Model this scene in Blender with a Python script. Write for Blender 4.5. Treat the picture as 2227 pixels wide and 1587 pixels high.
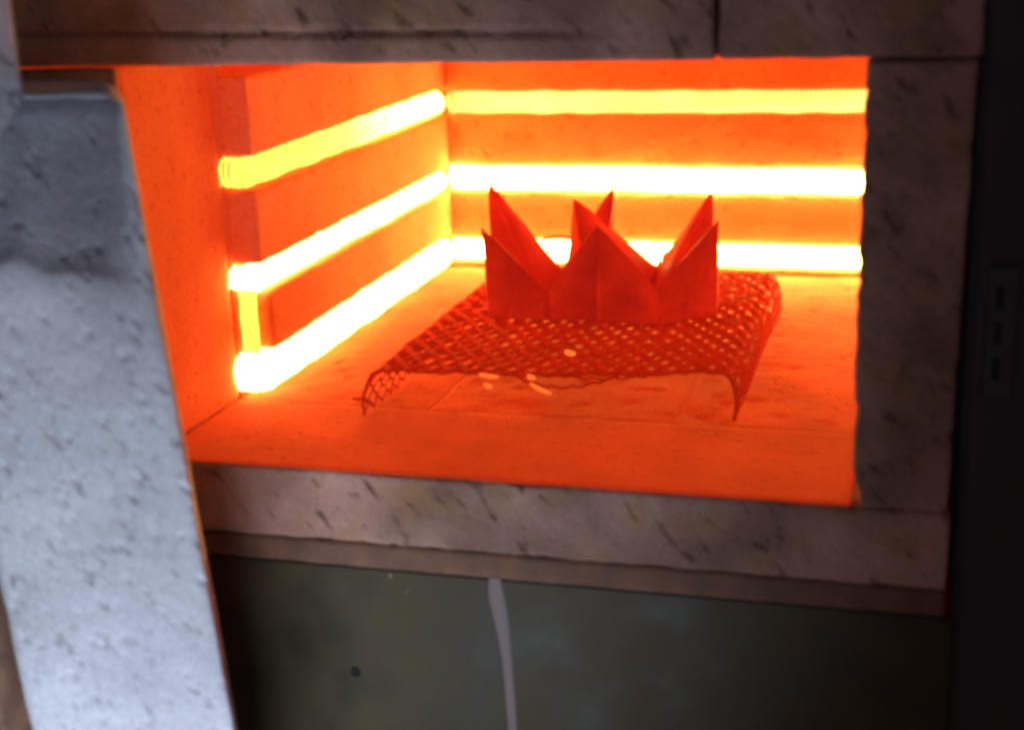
import bpy, bmesh, math, random
import numpy as np
from mathutils import Vector, Matrix, noise

for o in list(bpy.data.objects):
    bpy.data.objects.remove(o)
SC = bpy.context.scene
COL = SC.collection
random.seed(7)

# ------------------------------------------------------------ camera
CAM = Vector((0.3909, -0.6609, 0.2616))
R = Vector((0.9625, 0.2692, -0.0339)).normalized()
U = Vector((-0.0444, 0.2798, 0.959)).normalized()
F = U.cross(R).normalized()
U = R.cross(F).normalized()
cd = bpy.data.cameras.new('camera')
cam = bpy.data.objects.new('camera', cd)
COL.objects.link(cam)
m = Matrix((R, U, -F)).transposed().to_4x4()
m.translation = CAM
cam.matrix_world = m
cd.sensor_width = 36.0
cd.lens = 52.4
cd.clip_start = 0.02
cd.clip_end = 50
cd.dof.use_dof = True
cd.dof.focus_distance = 0.88
cd.dof.aperture_fstop = 5.2
SC.camera = cam

# ------------------------------------------------------------ world, lamps, exposure
w = bpy.data.worlds.new('World')
SC.world = w
w.use_nodes = True
bg = w.node_tree.nodes['Background']
bg.inputs['Color'].default_value = (0.85, 0.60, 0.66, 1)
bg.inputs['Strength'].default_value = 0.09
ld = bpy.data.lights.new('window_light', 'AREA')
ld.shape = 'RECTANGLE'
ld.size = 0.16
ld.size_y = 0.16
ld.energy = 0.88
ld.spread = math.radians(96)
ld.color = (0.70, 0.83, 1.0)
lo = bpy.data.objects.new('window_light', ld)
COL.objects.link(lo)
lo.location = (0.165, -0.42, -0.28)
lo.rotation_euler = (Vector((-0.03, -0.09, -0.03)) - lo.location).to_track_quat('-Z', 'Y').to_euler()

SC.view_settings.view_transform = 'Standard'
SC.view_settings.look = 'None'
SC.view_settings.exposure = 0
SC.view_settings.gamma = 1
SC.render.engine = 'CYCLES'
SC.cycles.use_denoising = True
SC.cycles.max_bounces = 10
SC.cycles.diffuse_bounces = 8
SC.cycles.filter_width = 3.8
SC.cycles.sample_clamp_indirect = 20

# ------------------------------------------------------------ materials
def mat(name):
    m = bpy.data.materials.new(name)
    m.use_nodes = True
    nt = m.node_tree
    return m, nt, nt.nodes['Principled BSDF']

def node(nt, kind, **kw):
    n = nt.nodes.new(kind)
    for k, v in kw.items():
        if k in n.inputs:
            n.inputs[k].default_value = v
        else:
            setattr(n, k, v)
    return n

def ramp(nt, fac, stops):
    r = nt.nodes.new('ShaderNodeValToRGB')
    e = r.color_ramp.elements
    e[0].position, e[0].color = stops[0][0], (*stops[0][1], 1)
    e[1].position, e[1].color = stops[-1][0], (*stops[-1][1], 1)
    for p, c in stops[1:-1]:
        x = e.new(p)
        x.color = (*c, 1)
    nt.links.new(fac, r.inputs[0])
    return r.outputs[0]

def mix(nt, a, b, fac, mode='MIX'):
    x = nt.nodes.new('ShaderNodeMix')
    x.data_type = 'RGBA'
    x.blend_type = mode
    for s, v in ((x.inputs[6], a), (x.inputs[7], b), (x.inputs[0], fac)):
        if isinstance(v, (tuple, float, int)):
            s.default_value = (*v, 1) if isinstance(v, tuple) else v
        else:
            nt.links.new(v, s)
    return x.outputs[2]

def coords(nt, scale=(1, 1, 1), rot=(0, 0, 0)):
    tc = nt.nodes.new('ShaderNodeTexCoord')
    mp = nt.nodes.new('ShaderNodeMapping')
    mp.inputs['Scale'].default_value = scale
    mp.inputs['Rotation'].default_value = rot
    nt.links.new(tc.outputs['Object'], mp.inputs['Vector'])
    return mp.outputs[0]

def firebrick(name, light, dark, glow=None, pits=1.0, rust=None, slant=False):
    m, nt, b = mat(name)
    v = coords(nt)
    n1 = node(nt, 'ShaderNodeTexNoise', Scale=14.0, Detail=6.0)
    nt.links.new(v, n1.inputs['Vector'])
    base = ramp(nt, n1.outputs[0], [(0.35, dark), (0.65, light)])
    n2 = node(nt, 'ShaderNodeTexNoise', Scale=420.0, Detail=3.0)
    nt.links.new(v, n2.inputs['Vector'])
    g = ramp(nt, n2.outputs[0], [(0.3, (0.78, 0.78, 0.78)), (0.6, (1, 1, 1))])
    base = mix(nt, base, g, 0.8, 'MULTIPLY')
    # dark pin-holes of the insulating brick, drawn out along the saw marks
    v2 = coords(nt, (1, 1, 1), (0, math.radians(38), 0) if slant else (0, 0, 0))
    if slant:
        mp2 = node(nt, 'ShaderNodeMapping')
        mp2.inputs['Scale'].default_value = (1.0, 1.0, 0.38)
        nt.links.new(v2, mp2.inputs['Vector'])
        v2 = mp2.outputs[0]
    n3 = node(nt, 'ShaderNodeTexNoise', Scale=150.0, Detail=2.0, Roughness=0.4)
    nt.links.new(v2, n3.inputs['Vector'])
    p = ramp(nt, n3.outputs[0], [(0.62, (0, 0, 0)), (0.74, (1, 1, 1))])
    base = mix(nt, base, (dark[0] * .35, dark[1] * .3, dark[2] * .28), mixfac(nt, p, 0.75 * pits))
    if rust:
        n4 = node(nt, 'ShaderNodeTexNoise', Scale=38.0, Detail=5.0)
        nt.links.new(v, n4.inputs['Vector'])
        r = ramp(nt, n4.outputs[0], [(0.52, (0, 0, 0)), (0.7, (1, 1, 1))])
        base = mix(nt, base, rust, mixfac(nt, r, 0.6))
    nt.links.new(base, b.inputs['Base Color'])
    b.inputs['Roughness'].default_value = 0.95
    b.inputs['Specular IOR Level'].default_value = 0.15
    bp = node(nt, 'ShaderNodeBump', Strength=0.8, Distance=0.0014)
    n5 = node(nt, 'ShaderNodeTexNoise', Scale=260.0, Detail=8.0, Roughness=0.65)
    nt.links.new(v2, n5.inputs['Vector'])
    s = nt.nodes.new('ShaderNodeMath')
    s.operation = 'SUBTRACT'
    nt.links.new(n5.outputs[0], s.inputs[0])
    nt.links.new(p, s.inputs[1])
    nt.links.new(s.outputs[0], bp.inputs['Height'])
    nt.links.new(bp.outputs[0], b.inputs['Normal'])
    if glow:
        b.inputs['Emission Color'].default_value = (*glow[:3], 1)
        b.inputs['Emission Strength'].default_value = glow[3]
    return m

def mixfac(nt, col, f):
    x = nt.nodes.new('ShaderNodeMath')
    x.operation = 'MULTIPLY'
    nt.links.new(col, x.inputs[0])
    x.inputs[1].default_value = f
    return x.outputs[0]

def metal(name, col, col2, rough=0.5, metallic=0.0, scale=30, bump=0.2, glow=None, spec=0.5):
    m, nt, b = mat(name)
    v = coords(nt)
    n1 = node(nt, 'ShaderNodeTexNoise', Scale=float(scale), Detail=6.0)
    nt.links.new(v, n1.inputs['Vector'])
    c = ramp(nt, n1.outputs[0], [(0.35, col2), (0.65, col)])
    nt.links.new(c, b.inputs['Base Color'])
    rr = ramp(nt, n1.outputs[0], [(0.3, (rough * .8,) * 3), (0.7, (min(1, rough * 1.25),) * 3)])
    nt.links.new(rr, b.inputs['Roughness'])
    b.inputs['Metallic'].default_value = metallic
    b.inputs['Specular IOR Level'].default_value = spec
    bp = node(nt, 'ShaderNodeBump', Strength=bump, Distance=0.0006)
    n5 = node(nt, 'ShaderNodeTexNoise', Scale=scale * 9.0, Detail=4.0)
    nt.links.new(v, n5.inputs['Vector'])
    nt.links.new(n5.outputs[0], bp.inputs['Height'])
    nt.links.new(bp.outputs[0], b.inputs['Normal'])
    if glow:
        b.inputs['Emission Color'].default_value = (*glow[:3], 1)
        b.inputs['Emission Strength'].default_value = glow[3]
    return m

def wire_mat(name, col, strength, var=0.25):
    m, nt, b = mat(name)
    b.inputs['Base Color'].default_value = (0.12, 0.09, 0.07, 1)
    b.inputs['Roughness'].default_value = 0.7
    v = coords(nt)
    n = node(nt, 'ShaderNodeTexNoise', Scale=22.0, Detail=2.0)
    nt.links.new(v, n.inputs['Vector'])
    mr = nt.nodes.new('ShaderNodeMapRange')
    mr.inputs['From Min'].default_value = 0.3
    mr.inputs['From Max'].default_value = 0.7
    mr.inputs['To Min'].default_value = strength * (1 - var)
    mr.inputs['To Max'].default_value = strength * (1 + var)
    nt.links.new(n.outputs[0], mr.inputs['Value'])
    nt.links.new(mr.outputs[0], b.inputs['Emission Strength'])
    b.inputs['Emission Color'].default_value = (*col, 1)
    return m

HEAT = (1.0, 0.052, 0.005)
M_IN = firebrick('hot_firebrick', (0.50, 0.18, 0.085), (0.38, 0.13, 0.06), glow=(*HEAT, 0.42), pits=0.5)
M_HEARTH = firebrick('hearth_firebrick', (0.40, 0.095, 0.040), (0.20, 0.045, 0.020), glow=(*HEAT, 0.34), pits=0.5)
M_BRICK = firebrick('frame_firebrick', (0.56, 0.335, 0.265), (0.22, 0.125, 0.098), rust=(0.34, 0.19, 0.075), slant=True)
M_DOOR = firebrick('door_firebrick', (0.56, 0.56, 0.60), (0.44, 0.43, 0.47), pits=0.5, slant=True)
M_STEEL = metal('dull_green_enamel', (0.082, 0.062, 0.030), (0.046, 0.036, 0.018), rough=0.55, scale=26, spec=0.25)
M_DARK = metal('black_painted_steel', (0.035, 0.026, 0.026), (0.02, 0.016, 0.017), rough=0.5, scale=20)
M_RUST = metal('rusty_angle_steel', (0.24, 0.12, 0.075), (0.13, 0.065, 0.04), rough=0.8, scale=60, bump=0.5)
M_DRIP = metal('dried_white_slip', (0.27, 0.21, 0.20), (0.22, 0.17, 0.165), rough=0.8, scale=50)
M_HOLE = metal('dark_screw', (0.008, 0.008, 0.008), (0.004, 0.004, 0.004), rough=0.8)
M_SHEET = metal('folded_clay_sheet', (0.44, 0.050, 0.024), (0.27, 0.024, 0.014), rough=0.75, scale=45, glow=(1.0, 0.03, 0.012, 0.22), spec=0.06)
M_MESH = metal('scaled_steel_mesh', (0.30, 0.022, 0.015), (0.16, 0.012, 0.008), rough=0.7, scale=90, glow=(1.0, 0.03, 0.004, 0.24), spec=0.08)
M_PIN = metal('dull_steel_pin', (0.30, 0.22, 0.14), (0.2, 0.15, 0.1), rough=0.6, glow=(1, 0.1, 0.01, 0.3))
WIRE = (1.0, 0.27, 0.06)
M_W_HOT = wire_mat('white_hot_wire', WIRE, 32.0)
M_W_MID = wire_mat('yellow_hot_wire', (1.0, 0.30, 0.03), 5.0)
M_W_FADE = wire_mat('wire_heating_up', (1.0, 0.34, 0.04), 5.0)
_nt = M_W_FADE.node_tree
_b = _nt.nodes['Principled BSDF']
_tc = node(_nt, 'ShaderNodeTexCoord'); _sx = node(_nt, 'ShaderNodeSeparateXYZ')
_nt.links.new(_tc.outputs['Object'], _sx.inputs[0])
_mr = node(_nt, 'ShaderNodeMapRange', interpolation_type='SMOOTHERSTEP')
for _k, _v in (('From Min', 0.20), ('From Max', 0.43), ('To Min', 0.85), ('To Max', 7.0)):
    _mr.inputs[_k].default_value = _v
_nt.links.new(_sx.outputs['Y'], _mr.inputs['Value'])
_mm = node(_nt, 'ShaderNodeMath', operation='MULTIPLY')
_old = _b.inputs['Emission Strength'].links[0].from_socket
_nt.links.new(_old, _mm.inputs[0]); _nt.links.new(_mr.outputs[0], _mm.inputs[1])
_nt.links.new(_mm.outputs[0], _b.inputs['Emission Strength'])
M_W_BACK = wire_mat('white_hot_back_wire', (1.0, 0.66, 0.14), 72.0)
M_W_RIGHT = wire_mat('hot_side_wire', WIRE, 18.0)
M_W_LOW = wire_mat('orange_hot_wire', (1.0, 0.50, 0.09), 3.2)

# ------------------------------------------------------------ helpers
def link(name, me, m, parent=None):
    o = bpy.data.objects.new(name, me)
    COL.objects.link(o)
    if m:
        me.materials.append(m)
    if parent:
        o.parent = parent
    return o

def mesh(name, vs, fs, m, parent=None, smooth=False):
    me = bpy.data.meshes.new(name)
    me.from_pydata([tuple(v) for v in vs], [], fs)
    me.update()
    if smooth:
        me.polygons.foreach_set('use_smooth', [True] * len(me.polygons))
    return link(name, me, m, parent)

def tag(o, label=None, cat=None, group=None, kind=None):
    for k, v in (('label', label), ('category', cat), ('group', group), ('kind', kind)):
        if v:
            o[k] = v
    return o

def brick(name, lo, hi, m, parent=None, step=0.004, rough=0.0006, round_=0.002, chip=0.0, fine=None,
          shape=None, pits=None, seed=0, axis_steps=None):
    """A block whose faces are grids; edges rounded and chipped, faces uneven."""
    lo, hi = Vector(lo), Vector(hi)
    size = hi - lo
    st = axis_steps or (step, step, step)
    n = [max(2, int(round(size[i] / st[i]))) for i in range(3)]
    idx, vs, fs = {}, [], []
    def vid(i, j, k):
        key = (i, j, k)
        if key not in idx:
            idx[key] = len(vs)
            vs.append(Vector((lo.x + size.x * i / n[0], lo.y + size.y * j / n[1], lo.z + size.z * k / n[2])))
        return idx[key]
    for j in range(n[1]):
        for k in range(n[2]):
            for i, fl in ((0, 1), (n[0], 0)):
                q = [vid(i, j, k), vid(i, j + 1, k), vid(i, j + 1, k + 1), vid(i, j, k + 1)]
                fs.append(q[::-1] if fl else q)
    for i in range(n[0]):
        for k in range(n[2]):
            for j, fl in ((0, 0), (n[1], 1)):
                q = [vid(i, j, k), vid(i + 1, j, k), vid(i + 1, j, k + 1), vid(i, j, k + 1)]
                fs.append(q[::-1] if fl else q)
    for i in range(n[0]):
        for j in range(n[1]):
            for k, fl in ((0, 1), (n[2], 0)):
                q = [vid(i, j, k), vid(i + 1, j, k), vid(i + 1, j + 1, k), vid(i, j + 1, k)]
                fs.append(q[::-1] if fl else q)
    off = Vector((seed * 3.1, seed * 1.7, seed * 5.3))
    out = []
    for v in vs:
        p = v.copy()
        r = round_
        if chip:
            c = noise.noise(v * 70 + off) * 0.5 + noise.noise(v * 190 + off) * 0.5
            r = round_ + chip * max(0.0, c - 0.05) * 3
        # rounded box: clamp to the inner box, push out by r
        q = Vector([min(max(p[i], lo[i] + r), hi[i] - r) for i in range(3)])
        d = p - q
        if d.length > 1e-9:
            k = sum(1 for i in range(3) if abs(d[i]) > r * 0.15)
            p = q + d.normalized() * min(d.length, r)
        if rough:
            p += noise.noise_vector(v * 55 + off) * rough
        if pits:
            p = pits(p, v)
        if shape:
            p = shape(p, v)
        out.append(p)
    return mesh(name, out, fs, m, parent, smooth=True)

def pit_field(y_face, x0, x1, z0, z1, count, depth, length, width, angle, seed, avoid=None):
    """real slanted pits cut into a face looking towards -y"""
    rnd = random.Random(seed)
    P = []
    ca, sa = math.cos(angle), math.sin(angle)
    for _ in range(count):
        s = rnd.uniform(0.35, 1.0) ** 1.6
        P.append((rnd.uniform(x0, x1), rnd.uniform(z0, z1), length * s * rnd.uniform(.6, 1.3), width * s, depth * s * rnd.uniform(.5, 1.2)))
    if avoid:
        P = [q for q in P if not avoid(q[0], q[1])]
    A = np.array(P)
    def f(p, v):
        if v.y > y_face + 1e-5:
            return p
        dx, dz = p.x - A[:, 0], p.z - A[:, 1]
        a = (dx * ca + dz * sa) / A[:, 2]
        b = (-dx * sa + dz * ca) / A[:, 3]
        d = float((A[:, 4] * np.exp(-(a * a + b * b))).max())
        return Vector((p.x, p.y + d, p.z))
    return f

# ------------------------------------------------------------ the kiln
W, H = 0.36, 0.2024
XS, YJ, YB, ZT = 0.019, 0.1066, 0.4624, 0.1875
XR = W + 0.03
G = [(0.1228, 0.1426), (0.0618, 0.0804), (0.0012, 0.0270)]      # grooves: top, middle, bottom
GD = 0.0185
GB = [(0.1226, 0.1402), (0.0630, 0.0812), (0.0060, 0.0228)]      # the same grooves in the back wall

kiln = bpy.data.objects.new('kiln', None)
COL.objects.link(kiln)
kiln.location = (0.18, 0.25, -0.24)
tag(kiln, 'small electric kiln with its door open on a glowing orange firebrick chamber', 'kiln')
bpy.context.view_layer.update()
KI = kiln.matrix_world.inverted()

def kp(o):              # parent to the kiln, keep world coordinates
    o.parent = kiln
    o.matrix_parent_inverse = KI.copy()
    return o

def sub(o, par):
    o.parent = par
    return o

# --- front frame of pale insulating bricks
slant = math.radians(-52)
def ledge(p, v):        # a shallow worn step along the lower part of the left lintel brick
    if v.y < 0.001:
        t = (p.x - 0.235) / 0.03
        k = 1 / (1 + math.exp(max(-20, min(20, t * 4))))
        z = 0.2185 - 0.012 * max(0, p.x)
        d = (p.z - z) / 0.0012
        return Vector((p.x, p.y + 0.0030 * k * math.exp(-d * d) + 0.0012 * k / (1 + math.exp(max(-20, min(20, -d * 2)))), p.z))
    return p
fp = dict(rough=0.0007, round_=0.0022, chip=0.0012, axis_steps=(0.0018, 0.008, 0.0018))
kp(brick('brick', (-0.085, 0, H), (0.2958, YJ - 0.0006, 0.262), M_BRICK, seed=1, shape=ledge,
         pits=pit_field(0, -0.08, 0.29, H, 0.26, 160, 0.0016, 0.0042, 0.0012, slant, 11), **fp))
kp(brick('brick', (0.2970, 0.0006, H + 0.0002), (0.4085, YJ - 0.0006, 0.262), M_BRICK, seed=2,
         pits=pit_field(0.0006, 0.30, 0.41, H, 0.26, 90, 0.0018, 0.0042, 0.0013, slant, 12), **fp))
def post_shape(p, v):
    # opening edge is slightly waisted and broken near the sill
    if p.x < W + 0.02:
        k = (W + 0.02 - p.x) / 0.02
        z = p.z
        d = -0.0008 * math.sin(max(0, min(1, z / H)) * math.pi) 
        c = max(0, noise.noise(Vector((0, p.y * 20, z * 120)))) * 0.0022
        d += 0.0035 * math.exp(-((z - 0.003) / 0.008) ** 2) + 0.002 * math.exp(-((z - 0.045) / 0.004) ** 2)
        p = Vector((p.x + (d + c) * k, p.y, p.z))
    if p.x > 0.39 and v.y < 0.02:
        k = (p.x - 0.39) / 0.0165
        p = Vector((p.x - k * 0.004 * max(0, (0.2 - p.z) / 0.24), p.y, p.z))
    return p
kp(brick('brick', (W, 0.0003, -0.0022), (0.4068, YJ - 0.0004, H - 0.0004), M_BRICK, seed=3, shape=post_shape,
         pits=pit_field(0.0003, W, 0.41, 0, H, 300, 0.0022, 0.0036, 0.0013, slant, 13), **fp))
def sill_shape(p, v):
    if v.z > -0.006:        # worn top arris, dips towards the middle
        p = Vector((p.x, p.y, p.z - 0.0022 * max(0, noise.noise(Vector((p.x * 26, 0, 3)))) ))
    return p
kp(brick('brick', (-0.085, 0, -0.0400), (0.4046, 0.10, -0.0009), M_BRICK, seed=4, shape=sill_shape,
         pits=pit_field(0, -0.08, 0.41, -0.04, -0.004, 240, 0.0018, 0.0038, 0.0013, slant, 14), **fp))
kp(brick('brick', (-0.085, 0.0004, -0.00115), (-0.0002, 0.0070, H - 0.0004), M_BRICK, seed=9, rough=0.0005, round_=0.002, chip=0.001, axis_steps=(0.003, 0.004, 0.003)))
kp(brick('brick', (-0.085, 0.0073, -0.0008), (-0.0002, YJ - 0.0003, H - 0.0006), M_IN, seed=5, rough=0.0006, round_=0.0025,
         chip=0.0015, axis_steps=(0.004, 0.004, 0.003)))
# rusty steel angle that carries the sill, steel case below
kp(brick('sill_angle', (-0.085, 0.0035, -0.0550), (0.4046, 0.060, -0.0408), M_RUST, rough=0.0005, round_=0.0015, axis_steps=(0.004, 0.01, 0.003), seed=6))

def box(name, lo, hi, m, bev=0.001, parent=None):
    bm = bmesh.new()
    bmesh.ops.create_cube(bm, size=1.0)
    lo, hi = Vector(lo), Vector(hi)
    for v in bm.verts:
        v.co = Vector([(lo[i] + hi[i]) / 2 + v.co[i] * (hi[i] - lo[i]) for i in range(3)])
    if bev:
        bmesh.ops.bevel(bm, geom=list(bm.edges), offset=bev, segments=2, affect='EDGES')
    me = bpy.data.meshes.new(name)
    bm.to_mesh(me)
    bm.free()
    return link(name, me, m, parent)

kp(box('light_seal', (0.4025, 0.012, -0.0395), (0.4071, 0.030, 0.15), M_DARK, 0.0003))  # dark fillers added to stop chamber light leaking past the right post
kp(box('light_seal', (0.4072, 0.004, -0.055), (0.4580, 0.030, 0.262), M_DARK, 0.0005))
kp(box('light_seal', (0.4072, 0.0345, -0.055), (0.4585, YJ + 0.0, 0.262), M_DARK, 0.0005))
kp(box('light_seal', (0.4590, 0.034, -0.06), (0.4615, 0.54, 0.26), M_DARK, 0.0005))
kp(box('frame_plate', (0.4086, 0.031, -0.24), (0.4610, 0.034, 0.262), M_DARK, 0.0005))
kp(box('frame_plate', (-0.151, 0.031, -0.24), (-0.0860, 0.034, 0.262), M_DARK, 0.0005))
case = kp(box('front_panel', (-0.11, 0.0045, -0.235), (0.4090, 0.008, -0.0553), M_STEEL))
kp(box('corner_post', (0.4092, -0.004, -0.24), (0.47, 0.03, 0.30), M_DARK, 0.002))
kp(box('corner_post', (-0.16, 0.002, -0.24), (-0.1105, 0.03, 0.30), M_DARK, 0.002))
kp(box('side_panel', (0.462, 0.0305, -0.24), (0.466, 0.56, 0.30), M_DARK, 0.001))
kp(box('side_panel', (-0.156, 0.0305, -0.24), (-0.152, 0.56, 0.30), M_DARK, 0.001))
kp(box('rear_panel', (-0.1515, 0.556, -0.24), (0.4615, 0.56, 0.30), M_DARK, 0.001))
kp(box('top_panel', (-0.16, 0.0, 0.3005), (0.47, 0.56, 0.306), M_DARK, 0.001))
kp(box('header_panel', (-0.11, 0.004, 0.2625), (0.409, 0.01, 0.30), M_DARK, 0.001))
kp(box('base_panel', (-0.1515, 0.031, -0.24), (0.4615, 0.555, -0.236), M_DARK, 0.001))
# door keeper on the right post: a plate with slots
kp(box('latch_plate', (0.4150, -0.0065, 0.056), (0.4275, -0.0042, 0.116), metal('bluish_black_steel', (0.04, 0.04, 0.05), (0.03, 0.03, 0.035), rough=0.45), 0.0008))
for z in (0.070, 0.086, 0.102):
    kp(box('latch_slot', (0.4185, -0.0072, z - 0.005), (0.4215, -0.0067, z + 0.005), M_HOLE, 0.0002))

# white slip run down the panel
pts = [(0.1845, -0.0548), (0.1848, -0.062), (0.1858, -0.070), (0.1875, -0.080), (0.1890, -0.092), (0.1900, -0.11), (0.1908, -0.13), (0.1912, -0.15), (0.1914, -0.17)]
wd = [0.0030, 0.0042, 0.0044, 0.0038, 0.0030, 0.0026, 0.0026, 0.0027, 0.0024]
vs, fs = [], []
for (x, z), b in zip(pts, wd):
    for a in range(7):
        t = math.pi * a / 6
        vs.append((x - b * math.cos(t), 0.0044 - 0.0010 * math.sin(t), z))
for i in range(len(pts) - 1):
    for a in range(6):
        fs.append((i * 7 + a, i * 7 + a + 1, (i + 1) * 7 + a + 1, (i + 1) * 7 + a))
fs.append(tuple(range(7)))
dr = kp(mesh('slip_run', vs, fs, M_DRIP, smooth=True))
sd = dr.modifiers.new('smooth', 'SUBSURF'); sd.levels = sd.render_levels = 2
for x, z, s in ((0.128, -0.0585, 0.0009), (0.1365, -0.067, 0.0006)):
    kp(mesh('slip_spot', [(x + s * math.cos(a * .785) , 0.0043, z + s * 1.4 * math.sin(a * .785)) for a in range(8)] + [(x, 0.0039, z)],
            [(a, (a + 1) % 8, 8) for a in range(8)], M_DRIP))
def disc(name, x, z, r, m):
    vs, fs = [], []
    for j, (rr, y) in enumerate(((r, 0.0044), (r * .92, 0.0036), (r * .55, 0.0038), (r * .5, 0.0042))):
        for a in range(20):
            t = a * math.tau / 20
            vs.append((x + rr * math.cos(t), y, z + rr * math.sin(t)))
    for j in range(3):
        for a in range(20):
            fs.append((j * 20 + a, j * 20 + (a + 1) % 20, (j + 1) * 20 + (a + 1) % 20, (j + 1) * 20 + a))
    fs.append(tuple(60 + a for a in range(20)))
    return kp(mesh(name, vs, fs, m, smooth=True))
disc('screw', 0.1048, -0.1165, 0.0028, M_HOLE)

# --- chamber: hearth, walls with element grooves, roof
hearth = kp(brick('hearth', (-0.05, YJ, -0.045), (XR + 0.06, YB + 0.06, -0.0118), M_HEARTH, step=0.03, rough=0, round_=0.001))
def hearth_shape(p, v):
    if v.z > -0.003:
        p = Vector((p.x, p.y, p.z - 0.0012 * max(0, noise.noise(Vector((p.x * 30, p.y * 30, 9))))
                    - 0.0015 * max(0, noise.noise(Vector((p.x * 110, p.y * 110, 2))) - .35) * 3))
    return p
# hearth slabs laid side by side; the joints run back into the chamber
for i, (x0, x1, y0, y1) in enumerate(((0.0006, 0.11995, 0.1008, 0.2352), (0.1200, 0.25995, 0.1008, 0.2352), (0.2600, 0.4075, 0.1008, 0.2352),
                                      (0.0006, 0.18195, 0.2353, YB + 0.018), (0.1820, 0.4075, 0.2354, YB + 0.018))):
    sub(kp(brick('brick', (x0, y0, -0.0115), (x1, y1, 0.0), M_HEARTH, seed=20 + i, rough=0.0003, round_=0.0001,
              chip=0.0, shape=hearth_shape, axis_steps=(0.003, 0.003, 0.005))), hearth)
def threshold(p, v):
    return hearth_shape(p, v)
kp(brick('threshold', (0.0, 0.0004, -0.0011), (W - 0.0004, 0.1006, 0.0001), M_HEARTH, seed=30, rough=0.0002, round_=0.0005,
         axis_steps=(0.003, 0.003, 0.001)))

def strips(par, make, z_top, grooves=G):
    zs = [0.0001]
    for a, b in sorted(grooves):
        zs += [a, b]
    zs.append(z_top)
    for a, b in zip(zs[::2], zs[1::2]):
        if b - a > 0.0025:
            make(a, b, par)
br = dict(rough=0.0007, round_=0.0012, chip=0.0018)
# left wall: backing course, and the grooved courses standing proud of it
lw = kp(brick('side_wall', (-0.05, YJ, -0.0010), (XS - GD, YB + 0.05, H - 0.0014), M_IN, step=0.006, seed=40, rough=0.0004, round_=0.001))
def mk(a, b, par):
    y0 = YJ
    if abs(a - 0.0270) < 1e-4:
        y0 = YJ + 0.0105       # cut back here for the wire that links two coils
    sub(kp(brick('brick', (XS - GD + 0.0003, y0, a), (XS, YB - 0.0004, b), M_IN, seed=41 + int(a * 999), axis_steps=(0.004, 0.004, 0.003), **br)), par)
strips(lw, mk, ZT)
rw = kp(brick('side_wall', (XR + GD - 0.001, YJ, -0.0010), (XR + 0.06, YB + 0.05, H - 0.0014), M_IN, step=0.008, seed=60, rough=0.0004, round_=0.001))
def mk(a, b, par):
    sub(kp(brick('brick', (XR, YJ, a), (XR + GD - 0.0013, YB - 0.0004, b), M_IN, seed=61 + int(a * 999), axis_steps=(0.004, 0.005, 0.004), **br)), par)
strips(rw, mk, ZT)
bw = kp(brick('back_wall', (XS - GD, YB + GD, -0.0010), (XR + GD, YB + 0.06, H - 0.0014), M_IN, step=0.006, seed=80, rough=0.0004, round_=0.001))
def mk(a, b, par):
    sub(kp(brick('brick', (XS - GD + 0.0003, YB, a), (XR + GD - 0.002, YB + GD - 0.0004, b), M_IN, seed=81 + int(a * 999), axis_steps=(0.004, 0.005, 0.003), **br)), par)
strips(bw, mk, ZT + 0.012, GB)
kp(brick('roof', (-0.05, YJ + 0.0002, H - 0.0010), (XR + 0.06, YB + 0.06, H + 0.05), M_IN, step=0.012, seed=90, rough=0.0005, round_=0.001))

# --- heating coils: round wire wound in a helix and laid in the grooves
def tube(path, rad, sides, name, m, closed=False):
    path = [Vector(p) for p in path]
    vs, fs = [], []
    n = len(path)
    for i, p in enumerate(path):
        t = (path[min(i + 1, n - 1)] - path[max(i - 1, 0)]).normalized()
        a = t.orthogonal() if i == 0 else (prev - t * prev.dot(t))
        a.normalize()
        prev = a
        b = t.cross(a)
        for s in range(sides):
            q = math.tau * s / sides
            vs.append(p + (a * math.cos(q) + b * math.sin(q)) * rad)
    for i in range(n - 1):
        for s in range(sides):
            fs.append((i * sides + s, i * sides + (s + 1) % sides, (i + 1) * sides + (s + 1) % sides, (i + 1) * sides + s))
    fs.append(tuple(range(sides))[::-1])
    fs.append(tuple((n - 1) * sides + s for s in range(sides)))
    return mesh(name, vs, fs, m, smooth=True)

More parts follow.
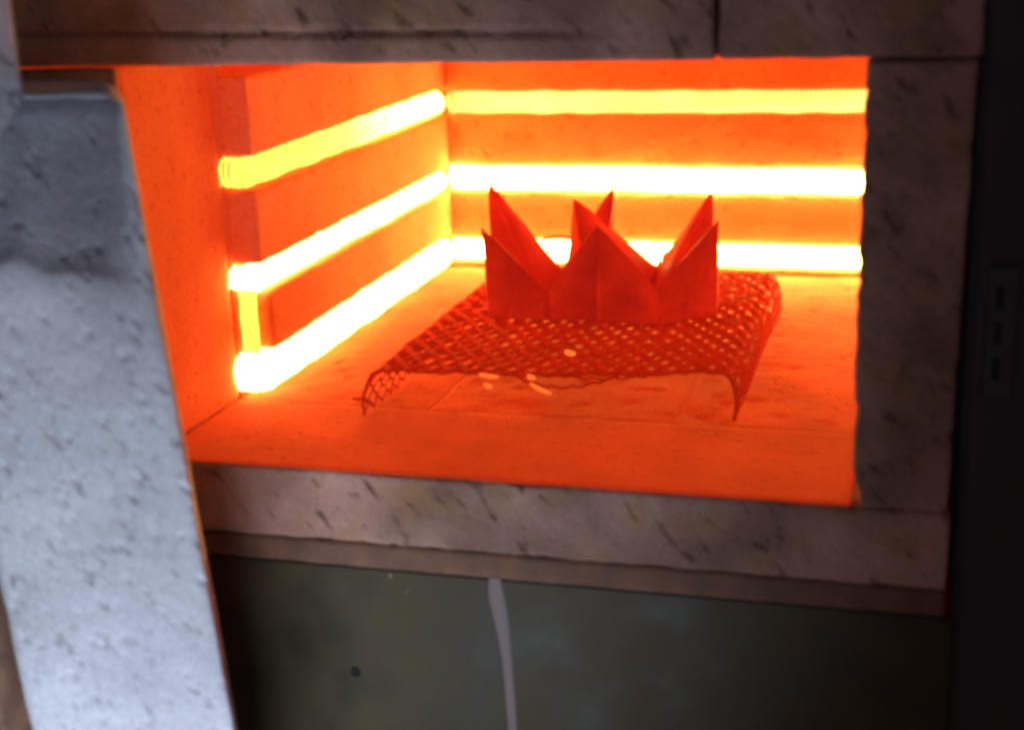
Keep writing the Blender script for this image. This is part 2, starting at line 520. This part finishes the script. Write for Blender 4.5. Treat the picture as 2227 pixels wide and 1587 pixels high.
def coil(p0, p1, rad, m, pitch=0.0042, wire=0.0011, seg=10):
    p0, p1 = Vector(p0), Vector(p1)
    L = (p1 - p0).length
    t = (p1 - p0) / L
    up = Vector((0, 0, 1))
    sd = t.cross(up)
    n = int(L / pitch)
    path = []
    for i in range(n * seg + 1):
        s = i / seg
        q = math.tau * s
        wob = 1 + 0.10 * noise.noise(Vector((s * .21, p0.z * 40, 1)))
        drift = 0.0006 * noise.noise(Vector((s * .13, 5, p0.z * 30)))
        path.append(p0 + t * (L * s / n) + (up * math.cos(q) + sd * math.sin(q)) * rad * wob + up * drift)
    return kp(tube(path, wire, 5, 'heating_element', m))
xl, xr_, yb_ = XS - 0.0078, XR + 0.0085, YB + 0.0022
for gi, (a, b) in enumerate(G):
    z = (a + b) / 2
    rad = (b - a) / 2 - 0.0016
    ml, mb = ((M_W_MID, M_W_LOW), (M_W_HOT, M_W_BACK), (M_W_HOT, M_W_BACK))[gi]
    ml2 = M_W_FADE if gi == 0 else ml
    coil((xl, YJ + 0.004, z), (xl, yb_ - 0.010, z), rad, ml2)
    coil((xl - 0.001, YJ + 0.0045, z), (XS - GD - 0.0035, YJ + 0.0045, z), rad * (1.0 if gi != 1 else 0.8), ml2, pitch=0.0030)
    zb = sum(GB[gi]) / 2
    rb = (GB[gi][1] - GB[gi][0]) / 2 - 0.0014
    coil((xl + 0.010, yb_, zb), (xr_ - 0.010, yb_, zb), rb, mb, pitch=0.0042 if gi else 0.0036, wire=0.0011 if gi else 0.0013)
    coil((xr_, YJ + 0.09 if gi else YJ + 0.004, z), (xr_, yb_ - 0.010, z), rad, M_W_RIGHT if gi else ml)
# wire linking the middle and bottom coils at the left end
zz = [(0.0100, 0.0640), (0.0102, 0.056), (0.0098, 0.048), (0.0102, 0.040), (0.0100, 0.032), (0.0100, 0.026)]
kp(tube([(x, YJ + 0.0048, z) for x, z in zz], 0.0026, 8, 'element_tail', M_W_MID))
kp(tube([(x - 0.0062, YJ + 0.0055, z) for x, z in zz], 0.0026, 8, 'element_tail', M_W_MID))
# staples that pin the coils into the soft brick
def pin(p, d, s=0.006):
    p, d = Vector(p), Vector(d)
    u = Vector((0, 0, 1))
    sidev = d.cross(u).normalized()
    path = [p + u * s + d * 0.004, p + u * s - d * 0.002, p + u * s * .5 - d * 0.0045, p - u * s * .5 - d * 0.0045, p - u * s - d * 0.002, p - u * s + d * 0.004]
    return kp(tube(path, 0.0009, 6, 'element_pin', M_PIN))
for gi, (a, b) in enumerate(G[:2]):
    z = (a + b) / 2
    pin((XS + 0.004, YB - 0.002, z), Vector((-1, 1, 0)).normalized())

# --- door, swung open on the left in front of the frame
door = bpy.data.objects.new('door', None)
COL.objects.link(door)
door.location = (-0.14, -0.02, 0.0)
kp(door)
bpy.context.view_layer.update()
DI = door.matrix_world.inverted()
def dp(o):
    o.parent = door
    o.matrix_parent_inverse = DI.copy()
    return o
DY = -0.12
LEAN = 0.086           # the door hangs askew: its foot stands out to the right
def door_shape(p, v):
    # plug tapers away behind the face; the upper part is tilted up, shaped to come out shaded
    back = max(0.0, v.y - DY)
    x = p.x - back * 0.56 * (1 if v.x > 0.0 else 0)
    # edge line leans with the opening
    y = p.y
    zc = 0.1262 - 0.10 * (p.x - 0.04) + 0.0035 * noise.noise(Vector((p.x * 60, 1, 4)))
    d = (p.z - zc) / 0.006
    k = 1 / (1 + math.exp(max(-30, min(30, -d * 2.2))))
    edge = 1 / (1 + math.exp(max(-30, min(30, (p.x - 0.0585) / 0.0060))))
    if v.y < DY + 0.001:
        g = k * edge * (0.003 + 0.46 * max(0, p.z - zc))
        y += g
        p.z -= g * 0.10
    return Vector((x + (0.2045 - p.z) * LEAN, y, p.z))
pf = pit_field(DY, -0.045, 0.083, -0.17, 0.1235, 480, 0.0024, 0.0036, 0.0011, math.radians(-50), 5)
dp(brick('brick', (-0.0400, DY, -0.20), (0.0732, DY + 0.055, 0.2030), M_DOOR, rough=0.0006, round_=0.0100, seed=70,
         shape=door_shape, pits=pf, axis_steps=(0.0011, 0.004, 0.0013)))
TA = math.radians(-25)
def door_top_shape(p, v):      # rim brick stands at an angle; its foot is cut on a slant
    z = p.z
    lowcut = 0.2045 + min(0, p.y) * 1.15
    if z < lowcut:
        z = lowcut - (lowcut - z) * 0.02
    x, y = p.x, p.y
    return Vector((0.0325 + x * math.cos(TA) - y * math.sin(TA) * -1 * -1, -0.1225 + x * math.sin(TA) + y * math.cos(TA), z))
dp(brick('brick', (-0.050, -0.090, 0.10), (0.0, 0.0, 0.29), M_DOOR, rough=0.0006, round_=0.0045, seed=71,
         shape=door_top_shape, axis_steps=(0.003, 0.002, 0.002)))
dcase = dp(box('door_casing', (-0.12, DY - 0.012, -0.21), (-0.0415, DY + 0.062, 0.1), M_RUST, 0.002))
for v in dcase.data.vertices:
    v.co.x += (0.2045 - v.co.z) * LEAN
dp(box('hinge_arm', (-0.130, DY + 0.02, 0.06), (-0.101, DY + 0.05, 0.09), M_DARK, 0.002))
dp(box('hinge_arm', (-0.130, DY + 0.02, -0.09), (-0.101, DY + 0.05, -0.06), M_DARK, 0.002))
dp(tube([(-0.138, DY + 0.035, -0.15), (-0.138, DY + 0.035, 0.15)], 0.007, 14, 'hinge_pin', M_DARK))
for z in (-0.1, 0.1):
    dp(box('hinge_bracket', (-0.146, DY + 0.043, z - 0.012), (-0.130, 0.0015, z + 0.012), M_DARK, 0.002))

# ------------------------------------------------------------ mesh stand
stand = bpy.data.objects.new('mesh_stand', None)
COL.objects.link(stand)
stand.location = (0.19, 0.21, 0.0)
tag(stand, 'low stand of expanded steel mesh with bent down sides on the kiln floor', 'mesh stand')
bpy.context.view_layer.update()
SI = stand.matrix_world.inverted()
HS = 0.0285
FL, FR_, BR_, BL_ = Vector((0.0925, 0.083)), Vector((0.2895, 0.110)), Vector((0.2885, 0.348)), Vector((0.0925, 0.318))
def top_pt(s, t):
    q = (FL * (1 - s) + FR_ * s) * (1 - t) + (BL_ * (1 - s) + BR_ * s) * t
    # rolled shoulders and a slight sag in the middle of the front edge
    z = HS + 0.0014 * noise.noise(Vector((q.x * 45, q.y * 45, 7))) - 0.0030 * math.sin(math.pi * s) * math.exp(-t * 3) + 0.0009 * noise.noise(Vector((s * 6, t * 6, 2)))
    for e in (s, 1 - s):
        if e < 0.05:
            z -= 0.0035 * (1 - e / 0.05) ** 2
    return Vector((q.x, q.y, z))
def right_pt(s, t):     # s: 0 at the shoulder, 1 at the floor
    a, b = top_pt(1, t), Vector((0.2915 + 0.0005 * math.sin(t * 9), 0.109 + (0.349 - 0.109) * t, 0.0008))
    return a.lerp(b, s) + Vector((0.0022 * math.sin(math.pi * s), 0, 0))
def left_pt(s, t):
    a, b = top_pt(0, t), Vector((0.0868 + 0.0015 * math.sin(t * 11), 0.084 + 0.235 * t, 0.0008))
    return a.lerp(b, s) + Vector((-0.0022 * math.sin(math.pi * s), 0, 0))
def lattice(name, fn, nu, nv, lu, lv):
    """expanded metal: zigzag strands meeting in knots; nu cells wide, nv strands"""
    vs, fs = [], []
    bw_, th = (0.00150 if name == 'mesh_top' else 0.0008), 0.0009
    def seg(a, b, nrm, wide=1.0):
        t = (b - a).normalized()
        sd = t.cross(nrm).normalized()
        tilt = (sd * 0.8 - nrm * 0.6).normalized()
        n2 = t.cross(tilt).normalized()
        i = len(vs)
        for p in (a, b):
            for x, y in ((-1, -1), (1, -1), (1, 1), (-1, 1)):
                vs.append(p + tilt * bw_ * wide * x + n2 * th * 0.5 * y)
        for k in range(4):
            fs.append((i + k, i + (k + 1) % 4, i + 4 + (k + 1) % 4, i + 4 + k))
        fs.append((i + 3, i + 2, i + 1, i)); fs.append((i + 4, i + 5, i + 6, i + 7))
    for j in range(nv):
        for i in range(nu):
            def P(u, v):
                v = min(1, max(0, v)); u = min(1, max(0, u))
                return fn(u, v)
            u0, u1, u2 = i / nu, (i + 0.5) / nu, (i + 1) / nu
            ya, yb2 = (j + 0.08) / nv, (j + 0.92) / nv
            if j % 2:
                ya, yb2 = yb2, ya
            p0, p1, p2 = P(u0, ya), P(u1, yb2), P(u2, ya)
            jit = Vector((random.gauss(0, .0004), random.gauss(0, .0005), random.gauss(0, .0004)))
            nr = (fn(min(1, u1 + .02), yb2) - fn(u1 - .02, yb2)).cross(fn(u1, min(1, yb2 + .02)) - fn(u1, max(0, yb2 - .02)))
            nr = nr.normalized() if nr.length > 0 else Vector((0, 0, 1))
            seg(p0, p1 + jit, nr, 1.25 if j % 2 else 0.85)
            seg(p1 + jit, p2, nr, 0.85 if j % 2 else 1.25)
    o = mesh(name, vs, fs, M_MESH)
    o.parent = stand
    o.matrix_parent_inverse = SI.copy()
    return o
lattice('mesh_top', top_pt, 18, 26, .2, .24)
lattice('mesh_side', lambda s, t: right_pt(t, s), 20, 4, .2, .03)
lattice('mesh_side', lambda s, t: left_pt(t, s), 18, 4, .2, .03)
def edge_wire(path, r=0.0009, name='edge_strand'):
    o = tube(path, r, 6, name, M_MESH)
    o.parent = stand
    o.matrix_parent_inverse = SI.copy()
edge_wire([top_pt(i / 40, 0) + Vector((0, 0, 0.0006 * math.sin(i * 2.1))) for i in range(41)])
edge_wire([right_pt(i / 8, 0) for i in range(9)], 0.0012)
edge_wire([left_pt(i / 8, 0) + Vector((0.0008 * math.sin(i * 3), 0, 0)) for i in range(9)], 0.0009)
edge_wire([left_pt(0.62, 0), left_pt(0.62, 0) + Vector((-0.006, -0.001, 0.0008))], 0.0008)

# bent strands that sag below the front edge, and small glowing slips added for the bright glints there
def stand_part(o):
    o.parent = stand
    o.matrix_parent_inverse = SI.copy()
    return o
for s0, s1, dip, y in ((0.40, 0.70, 0.0075, 0.002), (0.5, 0.82, 0.004, 0.006)):
    path = []
    for i in range(17):
        t = i / 16
        p = top_pt(s0 + (s1 - s0) * t, y * 3)
        path.append(p + Vector((0, 0, -dip * math.sin(math.pi * t) ** 0.8 + 0.0008 * math.sin(i * 2.3))))
    edge_wire(path, 0.0008, 'bent_strand')
M_GLINT = metal('glint_glow', (0.9, 0.62, 0.35), (0.7, 0.45, 0.25), rough=0.3, scale=80, glow=(1.0, 0.16, 0.02, 1.1))
def glint(p, lx, lz, rz, n=8):
    vs, fs = [], []
    for i in range(n + 1):
        t = i / n - 0.5
        w_ = lz * math.sqrt(max(0.02, 1 - (2 * t) ** 2))
        b_ = 0.0010 * math.cos(t * 3)
        for k in (-1, 1):
            vs.append(Vector((t * lx, -b_ + 0.0004 * k, k * w_ * .5 + rz * t * lx)) + p)
    for i in range(n):
        fs.append((2 * i, 2 * i + 1, 2 * i + 3, 2 * i + 2))
    o = stand_part(mesh('glint_slip', vs, fs, M_GLINT, smooth=True))
    so = o.modifiers.new('thickness', 'SOLIDIFY'); so.thickness = 0.0004
for px, py, pz, lx, lz, rz in ((0.1600, 0.0885, 0.0262, 0.0110, 0.0020, -0.10), (0.1595, 0.0880, 0.0205, 0.0040, 0.0022, -0.4),
                               (0.1830, 0.0920, 0.0255, 0.0040, 0.0026, -0.3), (0.1880, 0.0920, 0.0190, 0.0120, 0.0022, -0.45),
                               (0.1960, 0.1300, 0.0290, 0.0060, 0.0030, -0.1)):
    glint(Vector((px, py, pz)), lx, lz, rz)

# ------------------------------------------------------------ two folded four-pointed vessels
def vessel(name, label, base, tips, vh, front, vpts, seed):
    """base: FL, FR, BR, BL ground corners; tips in the same order; vh: valley heights front, right, back, left"""
    c = sum((Vector(b[:2]) for b in base), Vector((0, 0))) / 4
    z0 = HS + 0.0012
    root = bpy.data.objects.new(name, None)
    COL.objects.link(root)
    root.location = (c.x, c.y, z0)
    bpy.context.view_layer.update()
    inv = root.matrix_world.inverted()
    tag(root, label, 'folded vessel', 'pair of folded four-pointed vessels on the mesh')
    B = [Vector((b[0], b[1], b[2] if len(b) > 2 else z0)) for b in base]
    T = [Vector(t) for t in tips]
    mids = [(B[i] + B[(i + 1) % 4]) / 2 for i in range(4)]
    outs = []
    C0 = Vector((c.x, c.y, z0 + 0.004))
    V = []
    for i in range(4):
        d = (mids[i] - Vector((c.x, c.y, z0)))
        mids[i] += d * 0.05
        V.append(mids[i] + Vector((0, 0, vh[i])) - d * 0.10)
    mids[0] = Vector((front[0], front[1], z0))
    V[0] = Vector(vpts[0]); V[2] = Vector(vpts[1])
    mids[2] = Vector((V[2].x, V[2].y, z0)) + (mids[2] - Vector((c.x, c.y, z0))) * 0.06
    rnd = random.Random(seed)
    for i in range(4):
        vr, vl = V[i], V[i - 1]             # valleys on either side of the petal
        mr, ml = mids[i], mids[i - 1]
        tip, bc = T[i], B[i]
        inner = C0.lerp(bc, 0.12)
        def patch(quad, n=6, bulge=0.0, ref=None):
            a, b, c_, d = quad
            vs, fs = [], []
            nr = ((b - a).cross(d - a) + (d - c_).cross(b - c_) * 1.0).normalized()
            if ref is not None and nr.dot((a + b + c_ + d) / 4 - ref) < 0:
                nr = -nr
            for y in range(n + 1):
                for x in range(n + 1):
                    s, t = x / n, y / n
                    p = (a * (1 - s) + b * s) * (1 - t) + (d * (1 - s) + c_ * s) * t
                    p += nr * (bulge * math.sin(math.pi * s) * math.sin(math.pi * t))
                    p += noise.noise_vector(p * 60 + Vector((seed, i, 0))) * 0.0007
                    vs.append(p)
            for y in range(n):
                for x in range(n):
                    i0 = y * (n + 1) + x
                    fs.append((i0, i0 + 1, i0 + n + 2, i0 + n + 1))
            return vs, fs
        allv, allf = [], []
        cen = (c.x, c.y, z0 + .02)
        cen = Vector(cen)
        e = (tip - cen).normalized() * 0.0003
        for quad, bl in (((bc, mr, vr, tip), 0.0010), ((bc, ml, vl, tip), 0.0008),
                         ((inner, vr - (mr - C0) * .04, tip - e * 3, tip - e * 3), -0.0015),
                         ((inner, vl - (ml - C0) * .04, tip - e * 3, tip - e * 3), -0.0012),
                         ((bc, mr, C0 - Vector((0, 0, .004)), ml), 0)):
            vs, fs = patch(quad, 6, bl, cen)
            k = len(allv)
            allv += vs
            allf += [tuple(q + k for q in f) for f in fs]
        o = mesh('petal', allv, allf, M_SHEET)
        o.parent = root
        o.matrix_parent_inverse = inv.copy()
        me = o.data
        bm = bmesh.new(); bm.from_mesh(me)
        bmesh.ops.remove_doubles(bm, verts=bm.verts, dist=1e-5)
        bmesh.ops.dissolve_degenerate(bm, dist=1e-6, edges=bm.edges)
        bm.to_mesh(me); bm.free()
        so = o.modifiers.new('thickness', 'SOLIDIFY')
        so.thickness = 0.0013
        so.offset = 0
    # a low outer layer folded across the front left face, its top edge curling over
    for side, frac, dz, nm in ((0, 0.64, 0.0, 'folded_flap'), (1, 0.50, -0.003, 'folded_flap')):
        corner = B[0] if side == 0 else B[1]
        outn = (corner - mids[0]).cross(Vector((0, 0, 1))).normalized()
        if outn.dot(mids[0] - Vector((c.x, c.y, z0))) < 0:
            outn = -outn
        vs, fs = [], []
        top = V[0].z + dz
        nx, nz = 10, 10
        for x in range(nx + 1):
            s = x / nx
            bse = mids[0].lerp(corner, s * frac)
            ht = (top - z0) * (1 - 0.10 * s * s)
            for k in range(nz + 1):
                t = k / nz
                lean = (V[0] - mids[0]) * t
                off = 0.0014 + 0.0022 * max(0, t - 0.72) ** 1.0 * (1.5 + s * 3)
                dip = -0.0016 * max(0, t - 0.9) * 10 * (0.3 + 0.7 * s)
                vs.append(Vector((bse.x, bse.y, z0 + ht * t + dip)) + Vector((lean.x, lean.y, 0)) * (1 - s) + outn * off)
        for x in range(nx):
            for k in range(nz):
                q = x * (nz + 1) + k
                fs.append((q, q + nz + 1, q + nz + 2, q + 1))
        o = mesh(nm, vs, fs, M_SHEET, smooth=True)
        o.parent = root
        o.matrix_parent_inverse = inv.copy()
        so = o.modifiers.new('thickness', 'SOLIDIFY'); so.thickness = 0.0009
    return root

vessel('folded_vessel', 'dull red folded four-pointed vessel on the left of the mesh, nearer the glowing side wall',
       [(0.1285, 0.197), (0.1960, 0.206), (0.1890, 0.264), (0.1130, 0.262)],
       [(0.1300, 0.1830, 0.0893), (0.1985, 0.190, 0.0890), (0.1925, 0.272, 0.1000), (0.1050, 0.283, 0.1000)],
       (0.0150, 0.0150, 0.0150, 0.0150), (0.1654, 0.1962), ((0.1646, 0.2007, 0.045), (0.157, 0.270, 0.045)), 1)
vessel('folded_vessel', 'dark red folded four-pointed vessel on the right of the mesh, overlapping its twin',
       [(0.1995, 0.1985), (0.2655, 0.2230), (0.2560, 0.2700), (0.1640, 0.2560, 0.0470)],
       [(0.1985, 0.1930, 0.0902), (0.2676, 0.2149, 0.0900), (0.2554, 0.2770, 0.0970), (0.1730, 0.2420, 0.0970)],
       (0.0160, 0.0150, 0.0150, 0.0150), (0.2342, 0.1952), ((0.2320, 0.2095, 0.0462), (0.218, 0.285, 0.045)), 2)

def trim(parent, path, r, name):
    o = tube(path, r, 8, name, M_SHEET)
    o.parent = parent
    o.matrix_parent_inverse = parent.matrix_world.inverted()
    return o
left_vessel, right_vessel = [o for o in COL.objects if o.name.startswith('folded_vessel')]
bpy.context.view_layer.update()
trim(left_vessel, [(0.1440, 0.272, 0.0632), (0.1500, 0.2722, 0.0658), (0.1560, 0.272, 0.0664), (0.1630, 0.271, 0.0658), (0.1720, 0.270, 0.0640)], 0.0010, 'rim_strip')
trim(right_vessel, [(0.2180, 0.2845, 0.044), (0.2195, 0.285, 0.052), (0.2185, 0.285, 0.0580), (0.2150, 0.285, 0.0600), (0.2110, 0.285, 0.0580)], 0.0008, 'curled_edge')
trim(right_vessel, [(0.2205, 0.2845, 0.046), (0.2225, 0.285, 0.054), (0.2250, 0.285, 0.0585), (0.2285, 0.285, 0.0570), (0.2300, 0.285, 0.0530)], 0.0008, 'curled_edge')
